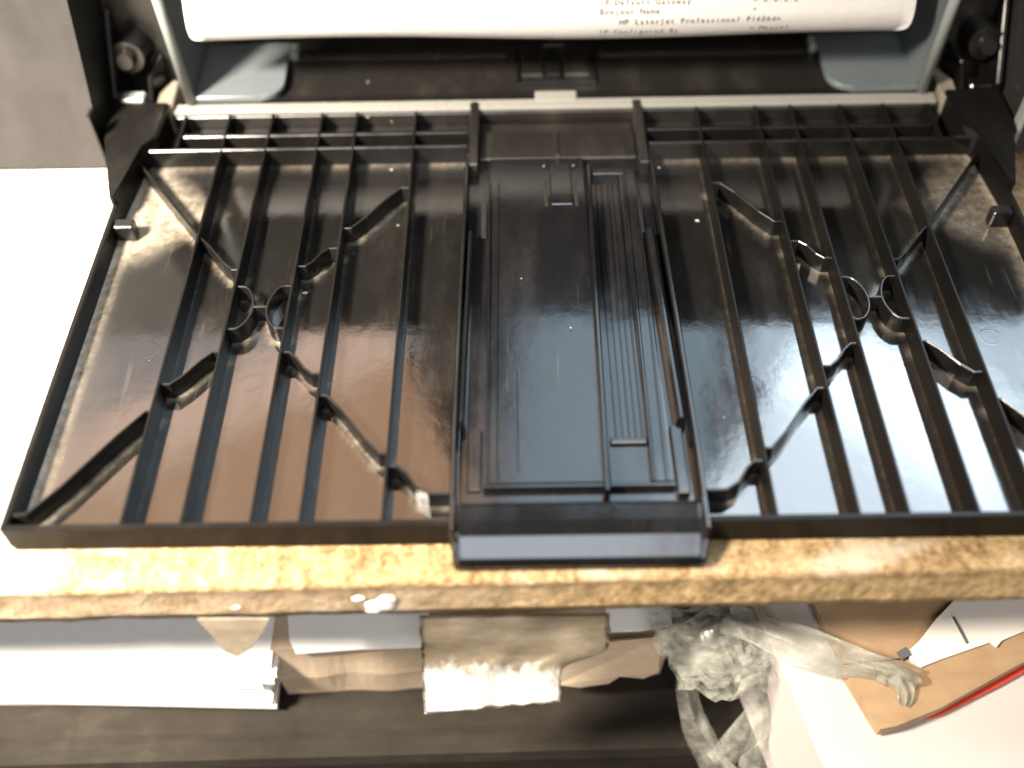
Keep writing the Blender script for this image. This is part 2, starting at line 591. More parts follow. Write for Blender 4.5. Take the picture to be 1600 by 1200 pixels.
# perimeter walls
for s in (-1, 1):
    build('side_wall', wall([(s * 126, 0.6), (s * 126, 60), (s * 126, 108)], 1.6, 0.6, ZT, 0.35), M['rib'], parent=tray)
    bmw = wall([(s * 28.6, 0.9), (s * 77, 0.9), (s * 125.9, 0.9)], 1.5, 0.5, ZT, 0.35, 0.25)
    build('front_wall', bmw, M['rib'], parent=tray)
    # small notch block on the side wall
    bmn = mmbox(min(s * 119.5, s * 125), max(s * 119.5, s * 125), 97.5, 101, ZF, ZT - 0.6, 0.4)
    build('side_tab', bmn, M['black'], parent=tray)
    # cross rails at the hinge
    build('cross_rail', wall([(s * 27, 130.4), (s * 80, 130.4), (s * 123, 130.4)], 1.3, 0.5, ZT, 0.3), M['black'], parent=tray)
    build('cross_rail', wall([(s * 27, 137.2), (s * 70, 137.2), (s * 112.5, 137.2)], 1.5, 0.5, ZT - 0.2, 0.3), M['black'], parent=tray)
    bmf = mmbox(min(s * 27, s * 118), max(s * 27, s * 118), 138, 154, 0.6, 2.6, 0.2)
    build('hinge_floor', bmf, M['mblack'], parent=tray)
    # ribs, running from the front wall to the hinge bar
    for k, r in enumerate(RIBS):
        pts = [(s * r, 1.5), (s * r, 60), (s * r, 129), (s * r, 138), (s * r, 147.3)]
        build('rib', wall(pts, 0.75, ZF - 0.5, ZT, 0.2, 0.12, topz=[ZT, ZT, ZT, ZT, ZT + 0.1]), M['rib'], parent=tray)
    build('rib', wall([(s * 113.8, 130.6), (s * 113.8, 147)], 1.0, 0.6, ZT, 0.28), M['rib'], parent=tray)
    for L in BRACES:
        P = chaikin([(s * x, y) for x, y in L], 1)
        build('brace', wall(P, 0.65, ZF - 0.5, ZT - 0.9, 0.2, 0.12), M['brace'], parent=tray)
    for L in RINGS:
        P = chaikin([(s * x, y) for x, y in L], 2)
        build('curved_brace', wall(P, 0.65, ZF - 0.5, ZT - 0.9, 0.2, 0.12), M['brace'], parent=tray)
    build('brace', wall([(s * x, y) for x, y in BRIDGE], 0.8, ZF - 0.5, ZT - 0.9, 0.2), M['brace'], parent=tray)
    # ejector-pin circles moulded into the floor
    for (cx, cy) in ((79.6, 45.5), (108, 57)):
        bmr = bmesh.new()
        n = 40
        rr = [[], [], []]
        for k in range(n):
            a = 2 * math.pi * k / n
            for q, (rad, h) in enumerate(((2.25, 0.01), (2.5, 0.02), (2.75, 0.01))):
                rr[q].append(bmr.verts.new(((s * cx + rad * math.cos(a)) * MM, (cy + rad * math.sin(a)) * MM, (ZF + h) * MM)))
        for q in range(2):
            for k in range(n):
                bmr.faces.new((rr[q][k], rr[q][(k + 1) % n], rr[q + 1][(k + 1) % n], rr[q + 1][k]))
        build('pin_mark', bmr, M['floor'], parent=tray, smooth=True)
    # hinge arm: the door widens and rises into the printer's side
    poly = [(s * 0.1252, 0.1060), (s * 0.1268, 0.1060), (s * 0.1316, 0.1220), (s * 0.1352, 0.1345), (s * 0.1356, 0.1500), (s * 0.1190, 0.1500), (s * 0.1190, 0.1330), (s * 0.1232, 0.1290)]
    bma = bmesh.new()
    prism(bma, poly if s > 0 else poly[::-1], 0.0008, 0.0115)
    bmesh.ops.bevel(bma, geom=[e for e in bma.edges], offset=0.0005, segments=2, affect='EDGES')
    build('hinge_arm', bma, M['rib'], parent=tray)

# ---- extension slider in the middle of the door
bm = mmbox(-26.4, 26.4, 7.0, 127, 1.4, 4.6, 0.2)
slider = build('extension_slider', bm, M['slab'], parent=printer)
tag(slider, 'smooth black slider plate with rails and grip lip in the middle of the tray')


def spart(name, bm_, mat='slab', smooth=False):
    return build(name, bm_, M[mat], parent=slider, smooth=smooth)


for s in (-1, 1):
    # housing walls, narrowing towards the hinge
    pts = [(s * 27.8, -1.5), (s * 28.0, 20), (s * 27.7, 60), (s * 26.8, 122)]
    spart('housing_wall', wall(pts, 1.1, 0.8, ZT + 0.3, 0.3), 'black')
    spart('hinge_strap', mmbox(min(s * 23.6, s * 26.4), max(s * 23.6, s * 26.4), 121, 151.4, 1.0, ZT + 0.3, 0.4), 'mblack')
spart('header_plate', mmbox(-23.4, 23.4, 127.2, 140.2, 1.2, 5.6, 0.4), 'mblack')
spart('header_step', mmbox(-23.4, 23.4, 140.4, 146.8, 1.2, 3.6, 0.4), 'mblack')
spart('header_rib', mmbox(-0.9, 0.5, 128, 139.5, 5.0, 6.0, 0.25), 'mblack')
# face plate: left field, channel, right field
spart('face_plate', mmbox(-20.4, 7.2, 11.6, 126.2, 4.2, 6.5, 0.35, 2))
spart('face_plate', mmbox(17.2, 22.0, 11.6, 121, 4.2, 6.5, 0.35, 2))
spart('plate_ridge', wall([(-20.2, 12), (-20.2, 60), (-20.2, 115)], 0.7, 4.4, 7.2, 0.2))
spart('plate_ridge', wall([(-18.0, 12), (-18.0, 60), (-17.6, 115)], 0.45, 6.2, 6.75, 0.15, 0.05))
spart('plate_ridge', wall([(-13.2, 15), (-13.2, 45)], 0.25, 6.3, 6.62, 0.1, 0.05))
spart('tall_rail', wall([(6.6, 8.0), (7.0, 31), (8.3, 119.5)], 1.3, 4.4, ZT + 0.9, 0.35))
spart('channel_floor', mmbox(7.8, 17.4, 11.8, 119, 3.6, 4.9, 0.1))
for k in range(5):
    x = 9.9 + k * 1.55
    spart('channel_line', wall([(x, 24.5), (x + 0.15, 70), (x + 0.6, 116)], 0.35, 4.7, 5.25 if k % 2 else 5.5, 0.1, 0.05))
spart('channel_stop', mmbox(8.4, 17.0, 23.0, 24.6, 4.6, 6.0, 0.3))
spart('channel_stop', mmbox(9.4, 18.6, 118.0, 120.6, 4.6, 7.0, 0.35))
spart('channel_wall', wall([(17.4, 11.8), (18.0, 60), (18.6, 119)], 0.9, 4.4, 7.0, 0.25))
spart('plate_ridge', wall([(20.2, 12), (20.9, 66), (21.2, 108)], 0.5, 6.2, 6.85, 0.15, 0.05))
spart('lip_edge', mmbox(-21.2, 22.2, 10.6, 11.8, 4.3, 6.3, 0.3, 2))
# catches along the right and left edges
bmc = wall([(25.2, 28.0), (24.6, 60), (23.9, 93)], 2.2, 4.3, ZT + 0.4, 0.8)
spart('catch_rail', bmc)
spart('catch_foot', mmbox(22.4, 25.4, 8.8, 27.6, 4.3, 6.6, 0.4))
spart('catch_rail', wall([(-26.2, 28.0), (-25.8, 60), (-25.2, 93)], 1.3, 4.3, ZT + 0.3, 0.5))
spart('catch_foot', mmbox(-24.8, -21.6, 10.8, 27.6, 4.3, 5.4, 0.3))
# slots cut beside the plate and the U-shaped clip
for (x0, x1, y0, y1) in ((-22.6, -21.2, 94.2, 114.2), (21.7, 23.0, 95.5, 113.8)):
    spart('slot', mmbox(x0, x1, y0, y1, 4.55, 4.75, 0.05), 'mblack')
spart('clip_tongue', mmbox(-2.9, 3.4, 105.2, 123, 6.3, 7.0, 0.3))
for x in (-4.2, 4.4):
    spart('clip_slot', mmbox(x - 0.5, x + 0.5, 105, 116, 6.42, 6.62, 0.05), 'mblack')
    bmk = bmesh.new()
    cyl(bmk, (x * MM, 0.1222, 0.0064), (0, 0, 1), 0.0009, 0.0009, 16, 0.0006)
    spart('clip_stud', bmk, 'mblack', True)
# grip: top shelf, then a lip rounding over to the front
bm = bmesh.new()
prof = [(6.2, 1.0), (6.2, 7.2), (5.6, 8.0), (4.6, 8.3), (1.2, 7.8), (-1.4, 7.3), (-2.1, 6.9), (-6.0, 4.1), (-6.6, 3.3), (-6.9, 2.2), (-7.0, 0.4), (-2, 0.3)]
rings = []
for x, k in ((-27.9, 0.86), (-27.2, 0.97), (-26.2, 1.0), (0, 1.0), (26.2, 1.0), (27.2, 0.97), (27.9, 0.86)):
    rings.append([bm.verts.new((x * MM, (2 + (y - 2) * k) * MM, (0.3 + (z - 0.3) * k) * MM)) for y, z in prof])
for a, b_ in zip(rings, rings[1:]):
    for k in range(len(prof)):
        bm.faces.new((a[k], a[(k + 1) % len(prof)], b_[(k + 1) % len(prof)], b_[k]))
bm.faces.new(rings[0]); bm.faces.new(rings[-1][::-1])
spart('grip', bm)
for s in (-1, 1):
    pts = [(s * 27.6, 6.0), (s * 27.6, 1.0), (s * 27.2, -3.4), (s * 26.4, -6.6)]
    spart('grip_side', wall(pts, 1.2, 0.3, ZT, 0.35, 0.05, topz=[ZT + 0.3, ZT + 0.1, 6.6, 4.2]), 'black')

# ---- hinge bar, feed plate, latch
bm = mmbox(-118.6, 117.2, 148.3, 152.8, 7.1, ZT - 0.1, 0.5, 2)
hb = build('hinge_bar', bm, M['bar'], parent=printer)
build('hinge_block', mmbox(-118.8, 118.0, 148.0, 154.2, 2.7, 6.9, 0.3), M['mblack'], parent=hb)
build('bar_tab', mmbox(-6.4, 6.6, 151.2, 156.4, 6.6, ZT + 0.2, 0.5, 2), M['bar'], parent=hb)

bm = mmbox(-113, 113, 155.4, 183, 2.0, 7.6, 0.3)
plate = build('feed_plate', bm, M['mblack'], parent=printer)
build('plate_lip', mmbox(-113, 113, 154.4, 155.6, 2.0, 8.6, 0.35, 2), M['black'], parent=plate)
for s in (-1, 1):
    build('plate_ridge', mmbox(min(s * 15, s * 84), max(s * 15, s * 84), 176.2, 177.6, 7.4, 8.4, 0.3), M['black'], parent=plate)
    for k in range(30):
        x = 16 + k * 2.3
        build('grip_tooth', mmbox(min(s * x, s * (x + 1.2)), max(s * x, s * (x + 1.2)), 178.3, 180.4, 7.5, 8.1, 0.2), M['black'], parent=plate)
bm = mmbox(-12.0, 13.4, 160.2, 161.0, 7.4, 8.8, 0.25)
latch = build('latch', bm, M['black'], parent=plate)
build('latch', mmbox(-12.0, -11.0, 161.1, 180, 7.4, 8.6, 0.25), M['black'], parent=plate)
build('latch', mmbox(12.4, 13.4, 161.1, 180, 7.4, 8.6, 0.25), M['black'], parent=plate)
build('latch_pad', mmbox(-10.4, -3.4, 165, 176.5, 7.4, 8.5, 0.4), M['mblack'], parent=plate)
build('latch_pad', mmbox(3.2, 11.6, 165, 176.5, 7.4, 8.5, 0.4), M['mblack'], parent=plate)
build('latch_pad', mmbox(-2.6, 2.4, 163.5, 178, 7.4, 9.6, 0.5), M['black'], parent=plate)
build('latch_pad', mmbox(-3.4, 3.6, 178.6, 180.2, 7.4, 10.4, 0.4), M['mblack'], parent=plate)

# ---- sliding paper guides, blue-grey: foot plate lying flat, upright blade beside the sheet
for s in (-1, 1):
    bm = bmesh.new()
    poly = [(113.6, 153.0), (92.0, 153.2)]
    for k in range(1, 8):
        a = math.pi / 2 * k / 8
        poly.append((92.0 - 7.2 * math.sin(a), 153.2 + 7.2 * (1 - math.cos(a))))
    poly += [(84.9, 161.0), (85.6, 182.5), (113.6, 182.5)]
    P = [(s * x * MM, y * MM) for x, y in poly]
    prism(bm, P if s < 0 else P[::-1], 0.0086, 0.0106)
    bmesh.ops.bevel(bm, geom=bm.edges[:], offset=0.0003, segments=1, affect='EDGES')
    gd = build('paper_guide', bm, M['guide'], parent=printer)
    bm = bmesh.new()   # blade with a lighter, thicker front edge, leaning slightly outward at the top
    prof = [(111.9, 0.0), (113.6, 0.0), (114.6, 62.0), (113.2, 62.0)]
    r0 = [bm.verts.new((s * x * MM, 0.1535, 0.0098 + z * MM)) for x, z in prof]
    r1 = [bm.verts.new((s * x * MM, 0.2400, 0.0098 + z * MM)) for x, z in prof]
    for k in range(4): bm.faces.new((r0[k], r0[(k + 1) % 4], r1[(k + 1) % 4], r1[k]))
    bm.faces.new(r0); bm.faces.new(r1[::-1])
    build('blade', bm, M['guide'], parent=gd)
    bm = bmesh.new()
    cyl(bm, (s * 0.1132, 0.1528, 0.0092), (s * 0.0011, 0, 0.062), 0.0016, 0.064, 14, 0.0018)
    build('blade_edge', bm, M['trim'], parent=gd, smooth=True)
    build('guide_hook', mmbox(min(s * 83.0, s * 85.4), max(s * 83.0, s * 85.4), 176, 182, 7.5, 10.4, 0.4), M['trim'], parent=gd)

# ---- body: front covers either side, inner frame columns, dark upper housing


def slab_face(x0, x1, z0, z1, y_of_z, ydepth, bev, nz=10):
    """upright cover whose front leans back with height"""
    bm = bmesh.new()
    A, B = [], []
    for k in range(nz + 1):
        z = z0 + (z1 - z0) * k / nz
        A.append((bm.verts.new((x0, y_of_z(z), z)), bm.verts.new((x1, y_of_z(z), z))))
        B.append((bm.verts.new((x0, y_of_z(z) + ydepth, z)), bm.verts.new((x1, y_of_z(z) + ydepth, z))))
    for k in range(nz):
        bm.faces.new((A[k][0], A[k][1], A[k + 1][1], A[k + 1][0]))
        bm.faces.new((B[k][1], B[k][0], B[k + 1][0], B[k + 1][1]))
        bm.faces.new((A[k][1], B[k][1], B[k + 1][1], A[k + 1][1]))
        bm.faces.new((B[k][0], A[k][0], A[k + 1][0], B[k + 1][0]))
    bm.faces.new((A[0][0], B[0][0], B[0][1], A[0][1])); bm.faces.new((A[-1][0], A[-1][1], B[-1][1], B[-1][0]))
    if bev:
        sharp = [e for e in bm.edges if len(e.link_faces) == 2 and e.calc_face_angle(0) > 0.6]
        bmesh.ops.bevel(bm, geom=sharp, offset=bev, segments=3, affect='EDGES')
    return bm


yz = lambda z: 0.1310 + 0.40 * z - 0.9 * z * z
for s in (-1, 1):
    xa, xb = sorted((s * 0.1372, s * 0.1940))
    cover = build('side_cover', slab_face(xa, xb, 0.0015, 0.118, yz, 0.25, 0.003), M['panel'], parent=printer)
    # edge strip, its highlight on the right put into the colour, along the cover's inner front corner
    bm = bmesh.new()
    pts = [(0.1362, 0.1335, 0.012), (0.1366, 0.1345, 0.022), (0.1370, 0.1400, 0.030), (0.1370, 0.1300, 0.0015)]
    bm2 = mmbox(min(s * 135.9, s * 137.3), max(s * 135.9, s * 137.3), 131.5, 136, 1.0, 20.0, 0.6, 2)
    build('edge_strip', bm2, M['trim'] if s > 0 else M['black'], parent=cover)
    bm.free()
    # inner column
    xa, xb = sorted((s * 0.1188, s * 0.1366))
    col = build('inner_column', slab_face(xa, xb, 0.0, 0.118, lambda z: 0.1640 + 0.10 * z, 0.2, 0.0012, 4), M['mblack'], parent=printer)
    bm = bmesh.new()
    cyl(bm, (s * 0.1300, 0.1655, 0.0210), (0, -1, 0.15), 0.0058, 0.0085, 28, 0.0050)
    build('hinge_boss', bm, M['black'], parent=col)
    bm = bmesh.new()
    cyl(bm, (s * 0.1300, 0.1570, 0.0223), (0, -1, 0.15), 0.0030, 0.0030, 20, 0.0024)
    build('hinge_pin', bm, M['mblack'], parent=col)
    bm = bmesh.new()
    poly = [(0.1190, 0.1470), (0.1230, 0.1470), (0.1236, 0.1560), (0.1206, 0.1630), (0.1186, 0.1630), (0.1180, 0.1500)]
    P = [(s * x, y) for x, y in poly]
    prism(bm, P if s > 0 else P[::-1], 0.0010, 0.0102)
    bmesh.ops.bevel(bm, geom=bm.edges[:], offset=0.0004, segments=1, affect='EDGES')
    build('hinge_ledge', bm, M['ledge'], parent=col)
    build('column_rib', wall([(s * 124.5, 150.5), (s * 125.5, 158), (s * 122.5, 164)], 1.2, 1.0, 15.0, 0.4, topz=[11.5, 15.5, 19]), M['black'], parent=col)
    build('column_rib', wall([(s * 134.4, 149), (s * 134.6, 164.5)], 1.6, 1.0, 15.0, 0.4, topz=[14, 34]), M['black'], parent=col)
    build('column_pad', mmbox(min(s * 126.5, s * 133.5), max(s * 126.5, s * 133.5), 149.6, 154.2, 1.0, 12.6, 0.5), M['trim'] if s < 0 else M['black'], parent=col)
bm = slab_face(-0.1369, 0.1369, 0.0005, 0.070, lambda z: 0.262, 0.10, 0.001, 2)
build('cavity_back', bm, M['mblack'], parent=printer)
bm = slab_face(-0.194, 0.194, 0.1182, 0.128, lambda z: 0.171 + 0.4 * (z - 0.1182), 0.22, 0.002, 2)
build('top_housing', bm, M['black'], parent=printer)
bm = slab_face(-0.1369, 0.1369, 0.0580, 0.1180, lambda z: 0.1520 + 0.32 * (z - 0.058), 0.09, 0.003, 4)
build('front_fascia', bm, M['black'], parent=printer)
bm = bmesh.new(); box(bm, -0.118, 0.118, 0.1835, 0.2610, 0.0010, 0.0045)
build('cavity_floor', bm, M['mblack'], parent=printer)

# ------------------------------------------------------------------ the printed sheet bulging out of the slot
R_ = 0.0075
S = aty(860, 57, 0.1545)                       # lowest visible point of the bulge
vdir = Vector((0, CAM_POS.y - S.y, CAM_POS.z - S.z)).normalized()
n_down = Vector((0, -vdir.z, vdir.y))          # straight "down" in the view's upright plane
if n_down.z > 0: n_down = -n_down
ctr = S - n_down * R_


def sheet_pt(s):
    """arc length s (m) measured up the sheet from the lowest point of the bulge"""
    ph0 = math.radians(82)
    if s < ph0 * R_:
        a = s / R_
        n = n_down * math.cos(a) + vdir * math.sin(a)
        return ctr + n * R_, n
    n = n_down * math.cos(ph0) + vdir * math.sin(ph0)
    t = -n_down * math.sin(ph0) + vdir * math.cos(ph0)
    u = s - ph0 * R_
    base = ctr + n * R_
    u1 = 0.0045
    if u < u1: return base + t * u, n
    base = base + t * u1
    R2 = 0.0095
    a1 = math.atan2(t.z, t.y) + 0.10          # turn until the sheet runs back, slightly downhill
    a = min((u - u1) / R2, a1)
    c2 = base - n * R2
    nn = n * math.cos(a) + t * math.sin(a)
    p = c2 + nn * R2
    if a >= a1:
        tt = t * math.cos(a) - n * math.sin(a)
        p = p + tt * (u - u1 - a1 * R2)
    return p, nn


bm = bmesh.new()
NS, NXp = 64, 60
rows = []
HW = 0.1050
for j in range(NS + 1):
    s = -0.010 + 0.120 * (j / NS) ** 1.25
    p, n = sheet_pt(s)
    d = s + 0.0022
    inset = 0.0
    rc = 0.0075
    if d < rc: inset = rc - math.sqrt(max(0, rc * rc - (rc - max(d, 0)) ** 2))
    if d < 0: inset = rc + min(0.004, -d * 0.5)
    row = []
    for i in range(NXp + 1):
        u = -1 + 2 * i / NXp
        wv = 0.0006 * math.sin(u * 2.3 + 0.6) + 0.0004 * math.sin(u * 5 + 1)
        row.append(bm.verts.new((u * (HW - inset) - 0.0024, p.y + n.y * wv, p.z + n.z * wv)))
    rows.append(row)
for a, b_ in zip(rows, rows[1:]):
    for i in range(NXp): bm.faces.new((a[i], a[i + 1], b_[i + 1], b_[i]))
bmesh.ops.solidify(bm, geom=bm.faces[:], thickness=0.00012)
sheet = build('paper_sheet', bm, M['paper'], smooth=True)
tag(sheet, 'white printed sheet curling out of the printer slot between the grey guides', 'paper')


def px_to_s(py):
    lo_, hi_ = 0.0, 0.06
    for _ in range(40):
        m_ = (lo_ + hi_) / 2
        p, n = sheet_pt(m_)
        v = p - CAM_POS
        y = 600 + F_PX * v.dot(DOWN) / v.dot(FWD)
        if y > py: lo_ = m_
        else: hi_ = m_
    return lo_


CH = 0.00146
X0 = None
dg = bpy.context.evaluated_depsgraph_get()


def glyph_mesh(ch):
    c = bpy.data.curves.new('glyph', 'FONT')
    c.body = ch
    c.size = 1.0
    c.align_x = 'CENTER'
    c.resolution_u = 2
    o = bpy.data.objects.new('glyph', c)
    me = bpy.data.meshes.new_from_object(o)
    vv = [v.co.copy() for v in me.vertices]
    ff = [tuple(p.vertices) for p in me.polygons]
    bpy.data.objects.remove(o); bpy.data.curves.remove(c); bpy.data.meshes.remove(me)
    return vv, ff


GL = {}


def text_line(txt, base_py):
    bm_ = bmesh.new()
    s0 = px_to_s(base_py)
    x0 = aty(935, 30, 0.152).x
    for k, ch in enumerate(txt):
        if ch == ' ': continue
        if ch not in GL: GL[ch] = glyph_mesh(ch)
        vv, ff = GL[ch]
        w = max(v.x for v in vv) - min(v.x for v in vv)
        kx = min(1.0, 0.60 / max(w, 1e-3)) if ch not in '=.' else 0.9
        vs2 = []
        for v in vv:
            x = x0 + (k + 0.5) * CH + v.x * kx * CH * 1.5
            s = s0 + v.y * 0.00205
            p, n = sheet_pt(s)
            u = (x + 0.0024) / HW
            wv = 0.0006 * math.sin(u * 2.3 + 0.6) + 0.0004 * math.sin(u * 5 + 1) + 0.00024
            vs2.append(bm_.verts.new((x, p.y + n.y * wv, p.z + n.z * wv)))
        for f in ff:
            try: bm_.faces.new([vs2[i] for i in f])
            except ValueError: pass
    return build('printed_line', bm_, M['ink'], parent=sheet)


text_line('IP Default Gateway            = 0.0.0.0', 9)
text_line('Bonjour Name                  =', 23)
text_line('    HP LaserJet Professional P1606dn', 37)
text_line('IP Configured By              = Manual', 49)
text_line('                              = 0.0.0.0', 56)

# ------------------------------------------------------------------ things on the shelf below the table
# loose stack of white paper, left
group_sheets = []
pf0 = at(-330, 1096, SZ); pf1 = at(430, 1108, SZ)
bm = bmesh.new()
nl = 11
for k in range(nl):
    z0 = SZ + 0.0012 + k * 0.0026; z1 = z0 + 0.0024
    j = [random.uniform(-0.0016, 0.0016) for _ in range(4)]
    lift = 0.0010 * k * 0.2
    x1 = pf1.x + j[0] + 0.0014 * math.sin(k * 0.9) + k * 0.0004
    y0 = pf0.y + j[1]; y1 = pf1.y + j[2]
    prism(bm, [(pf0.x, y0), (x1, y1), (x1 - 0.001 + j[3], y1 + 0.20), (pf0.x, y0 + 0.20)], z0, z1)
stack = build('paper_stack', bm, M['paper'])
tag(stack, 'thick stack of white paper under the left end of the table', 'paper stack')

# pale flattened cardboard box in the middle with a sheet on top
b0 = at(452, 1086, SZ); b1 = at(672, 1076, SZ); b2 = at(1030, 1054, SZ)
bm = bmesh.new()
ztop = SZ + 0.030
front = []
for i in range(41):
    t = i / 40
    p = b0.lerp(b1, min(1, t / 0.38)) if t < 0.38 else b1.lerp(b2, (t - 0.38) / 0.62)
    w = 0.0010 * mnoise.noise((t * 9, 2.0, 0)) + (0.0016 * mnoise.noise((t * 26, 5.0, 0)) if t > 0.6 else 0)
    dz = 0.0012 * mnoise.noise((t * 7, 0, 3))
    front.append((p.x, p.y + w, dz))
L0 = [bm.verts.new((x, y, SZ + 0.0008 + max(0, dz))) for x, y, dz in front]
L1 = [bm.verts.new((x, y - 0.0008 + 0.0018 * mnoise.noise((x * 90, 1, 1)), SZ + 0.015)) for x, y, dz in front]
L2 = [bm.verts.new((x, y + 0.001, ztop + dz)) for x, y, dz in front]
L3 = [bm.verts.new((x, y + 0.13, ztop)) for x, y, dz in front]
L4 = [bm.verts.new((x, y + 0.13, SZ + 0.0008)) for x, y, dz in front]
Ls = [L0, L1, L2, L3, L4]
for a, b_ in zip(Ls, Ls[1:] + Ls[:1]):
    for i in range(40): bm.faces.new((a[i], a[i + 1], b_[i + 1], b_[i]))
bm.faces.new([l[0] for l in Ls]); bm.faces.new([l[-1] for l in Ls][::-1])
cbox = build('cardboard_box', bm, M['card_pale'], smooth=False)
tag(cbox, 'crushed pale brown cardboard box between the paper stack and the plastic bag', 'box')
# torn flap on the box's right end
bm = bmesh.new()
fp = [(868, 1000), (1030, 985), (1028, 1040), (1005, 1050), (968, 1047), (950, 1058), (905, 1064), (870, 1060)]
P3 = [at(x, y, SZ + 0.033 - 0.020 * max(0, (y - 1000) / 60)) for x, y in fp]
P3 = [p + Vector((0, -0.002, 0)) for p in P3]
va = [bm.verts.new(p) for p in P3]
vb = [bm.verts.new(p + Vector((0, 0.0012, -0.0016))) for p in P3]
bm.faces.new(va); bm.faces.new(vb[::-1])
for i in range(len(va)): bm.faces.new((va[i], vb[i], vb[(i + 1) % len(va)], va[(i + 1) % len(va)]))
build('torn_flap', bm, M['card_pale'], parent=cbox)


def flat_sheet(name, pts, zf, th, mat, label=None, cat=None, parent=None, up=0.0):
    """a flat piece lying at height zf, outline given by where it is seen"""
    bm_ = bmesh.new()
    P = [at(x, y, zf) for x, y in pts]
    a = [bm_.verts.new(p) for p in P]
    b_ = [bm_.verts.new(p + Vector((0, 0, -th))) for p in P]
    bm_.faces.new(a); bm_.faces.new(b_[::-1])
    n = len(a)
    for i in range(n): bm_.faces.new((a[i], b_[i], b_[(i + 1) % n], a[(i + 1) % n]))
    o = build(name, bm_, mat, parent=parent)
    if label: tag(o, label, cat)
    return o


flat_sheet('paper_sheet', [(448, 940), (670, 940), (672, 1010), (560, 1014), (462, 1021), (452, 1000)], ztop + 0.0022, 0.0008, M['paper'],
           'white sheet lying on the crushed cardboard box beside the paper stack', 'paper')
flat_sheet('paper_strip', [(940, 930), (1048, 930), (1050, 976), (1000, 985), (955, 986)], ztop + 0.0024, 0.0008, M['paper'],
           'small white strip of paper on the box next to the plastic bag', 'paper')

# grimy torn sheet hanging from the table edge
bm = bmesh.new()
nxh, nyh = 36, 26
e_mid = e0.lerp(e1, 0.5)
grid = []
for j in range(nyh + 1):
    v = j / nyh
    row = []
    for i in range(nxh + 1):
        u = i / nxh
        # outline seen in the photograph: left edge nearly straight, right edge stepped in half way
        pyt = 962 - 4 * u
        pyb = 1116 - 20 * u + 3 * mnoise.noise((u * 12, 7, 0))
        py = pyt + (pyb - pyt) * v
        xl = 655 + 8 * v + 3 * mnoise.noise((v * 9, 1, 0))
        xr = 952 - 76 / (1 + math.exp(-(v - 0.52) * 26)) + 3 * mnoise.noise((v * 11, 3, 0))
        px = xl + (xr - xl) * u
        yw = (e0.lerp(e1, 0.45).y - 0.0012) - 0.010 * v ** 1.5 + 0.0008 * mnoise.noise((u * 4, v * 3, 5))
        row.append(bm.verts.new(aty(px, py, yw)))
    grid.append(row)
for a, b_ in zip(grid, grid[1:]):
    for i in range(nxh): bm.faces.new((a[i], a[i + 1], b_[i + 1], b_[i]))
bmesh.ops.solidify(bm, geom=bm.faces[:], thickness=0.0004)


def mat_hang():
    m, nt, b = new_mat('half_grimy_paper')
    pos = nd(nt, 'ShaderNodeNewGeometry').outputs['Position']
    sp = nd(nt, 'ShaderNodeSeparateXYZ'); nt.links.new(pos, sp.inputs[0])
    n1 = noise_tex(nt, pos, 60, 6, 0.7, (0.5, 1, 1.2))
    n2 = noise_tex(nt, pos, 420, 4, 0.7, (1, 1, 0.4))
    zz = math_(nt, 'ADD', sp.outputs[2], math_(nt, 'MULTIPLY', math_(nt, 'SUBTRACT', n2, 0.5), 0.014))
    k = rng(nt, zz, -0.036, -0.031, 0, 1)
    grime = ramp(nt, n1, [(0.30, (0.13, 0.10, 0.06, 1)), (0.5, (0.25, 0.21, 0.15, 1)), (0.72, (0.42, 0.38, 0.31, 1))])
    nt.links.new(mix(nt, k, (0.80, 0.78, 0.75, 1), grime), b.inputs['Base Color'])
    b.inputs['Roughness'].default_value = 0.8
    bump(nt, b, n1, 0.3, 0.002)
    return m


M['hang'] = mat_hang()
tag(build('torn_sheet', bm, M['hang'], smooth=True), 'torn grimy sheet with a clean white lower half hanging from the table edge', 'paper')

# pointed brown scrap hanging over the paper stack
bm = bmesh.new()
sc = [(308, 968), (420, 968), (412, 985), (392, 1012), (372, 1027), (352, 1018), (330, 992)]
ye = e0.lerp(e1, 0.4).y - 0.001
P3 = [aty(x, y, ye - 0.0035 * max(0, (y - 968) / 60)) for x, y in sc]
va = [bm.verts.new(p) for p in P3]; vb = [bm.verts.new(p + Vector((0, 0.0005, 0))) for p in P3]
bm.faces.new(va); bm.faces.new(vb[::-1])
for i in range(len(va)): bm.faces.new((va[i], vb[i], vb[(i + 1) % len(va)], va[(i + 1) % len(va)]))
tag(build('torn_scrap', bm, M['dirty']), 'small pointed grey brown scrap hanging from the table edge over the paper stack', 'paper scrap')

# white carton on the right, leaning brown cardboard piece on it
zc = SZ + 0.046
c_tl = at(1222, 1045, zc); c_bl = at(1296, 1215, zc); 
dv = (c_bl - c_tl); dv.z = 0
side = Vector((-dv.y, dv.x, 0)).normalized()
if side.x < 0: side = -side
bm = bmesh.new()
A = c_tl - dv * 0.9; Bp = c_bl + dv * 0.45
poly = [A, Bp, Bp + side * 0.16, A + side * 0.16]
prism(bm, [(p.x, p.y) for p in poly], SZ + 0.0006, zc)
bmesh.ops.bevel(bm, geom=bm.edges[:], offset=0.0008, segments=2, affect='EDGES')
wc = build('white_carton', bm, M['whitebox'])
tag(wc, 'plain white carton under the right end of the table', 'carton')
zk = zc + 0.0062
card = empty('open_cardboard_box', at(1450, 1060, zc))
tag(card, 'brown open cardboard box lying on the white carton over a red card', 'box')
flat_sheet('front_flap', [(1316, 1040), (1331, 1066), (1376, 1139), (1402, 1134), (1470, 1106), (1690, 984), (1690, 905), (1560, 972), (1440, 1028)], zk, 0.0040, M['card'], parent=card)
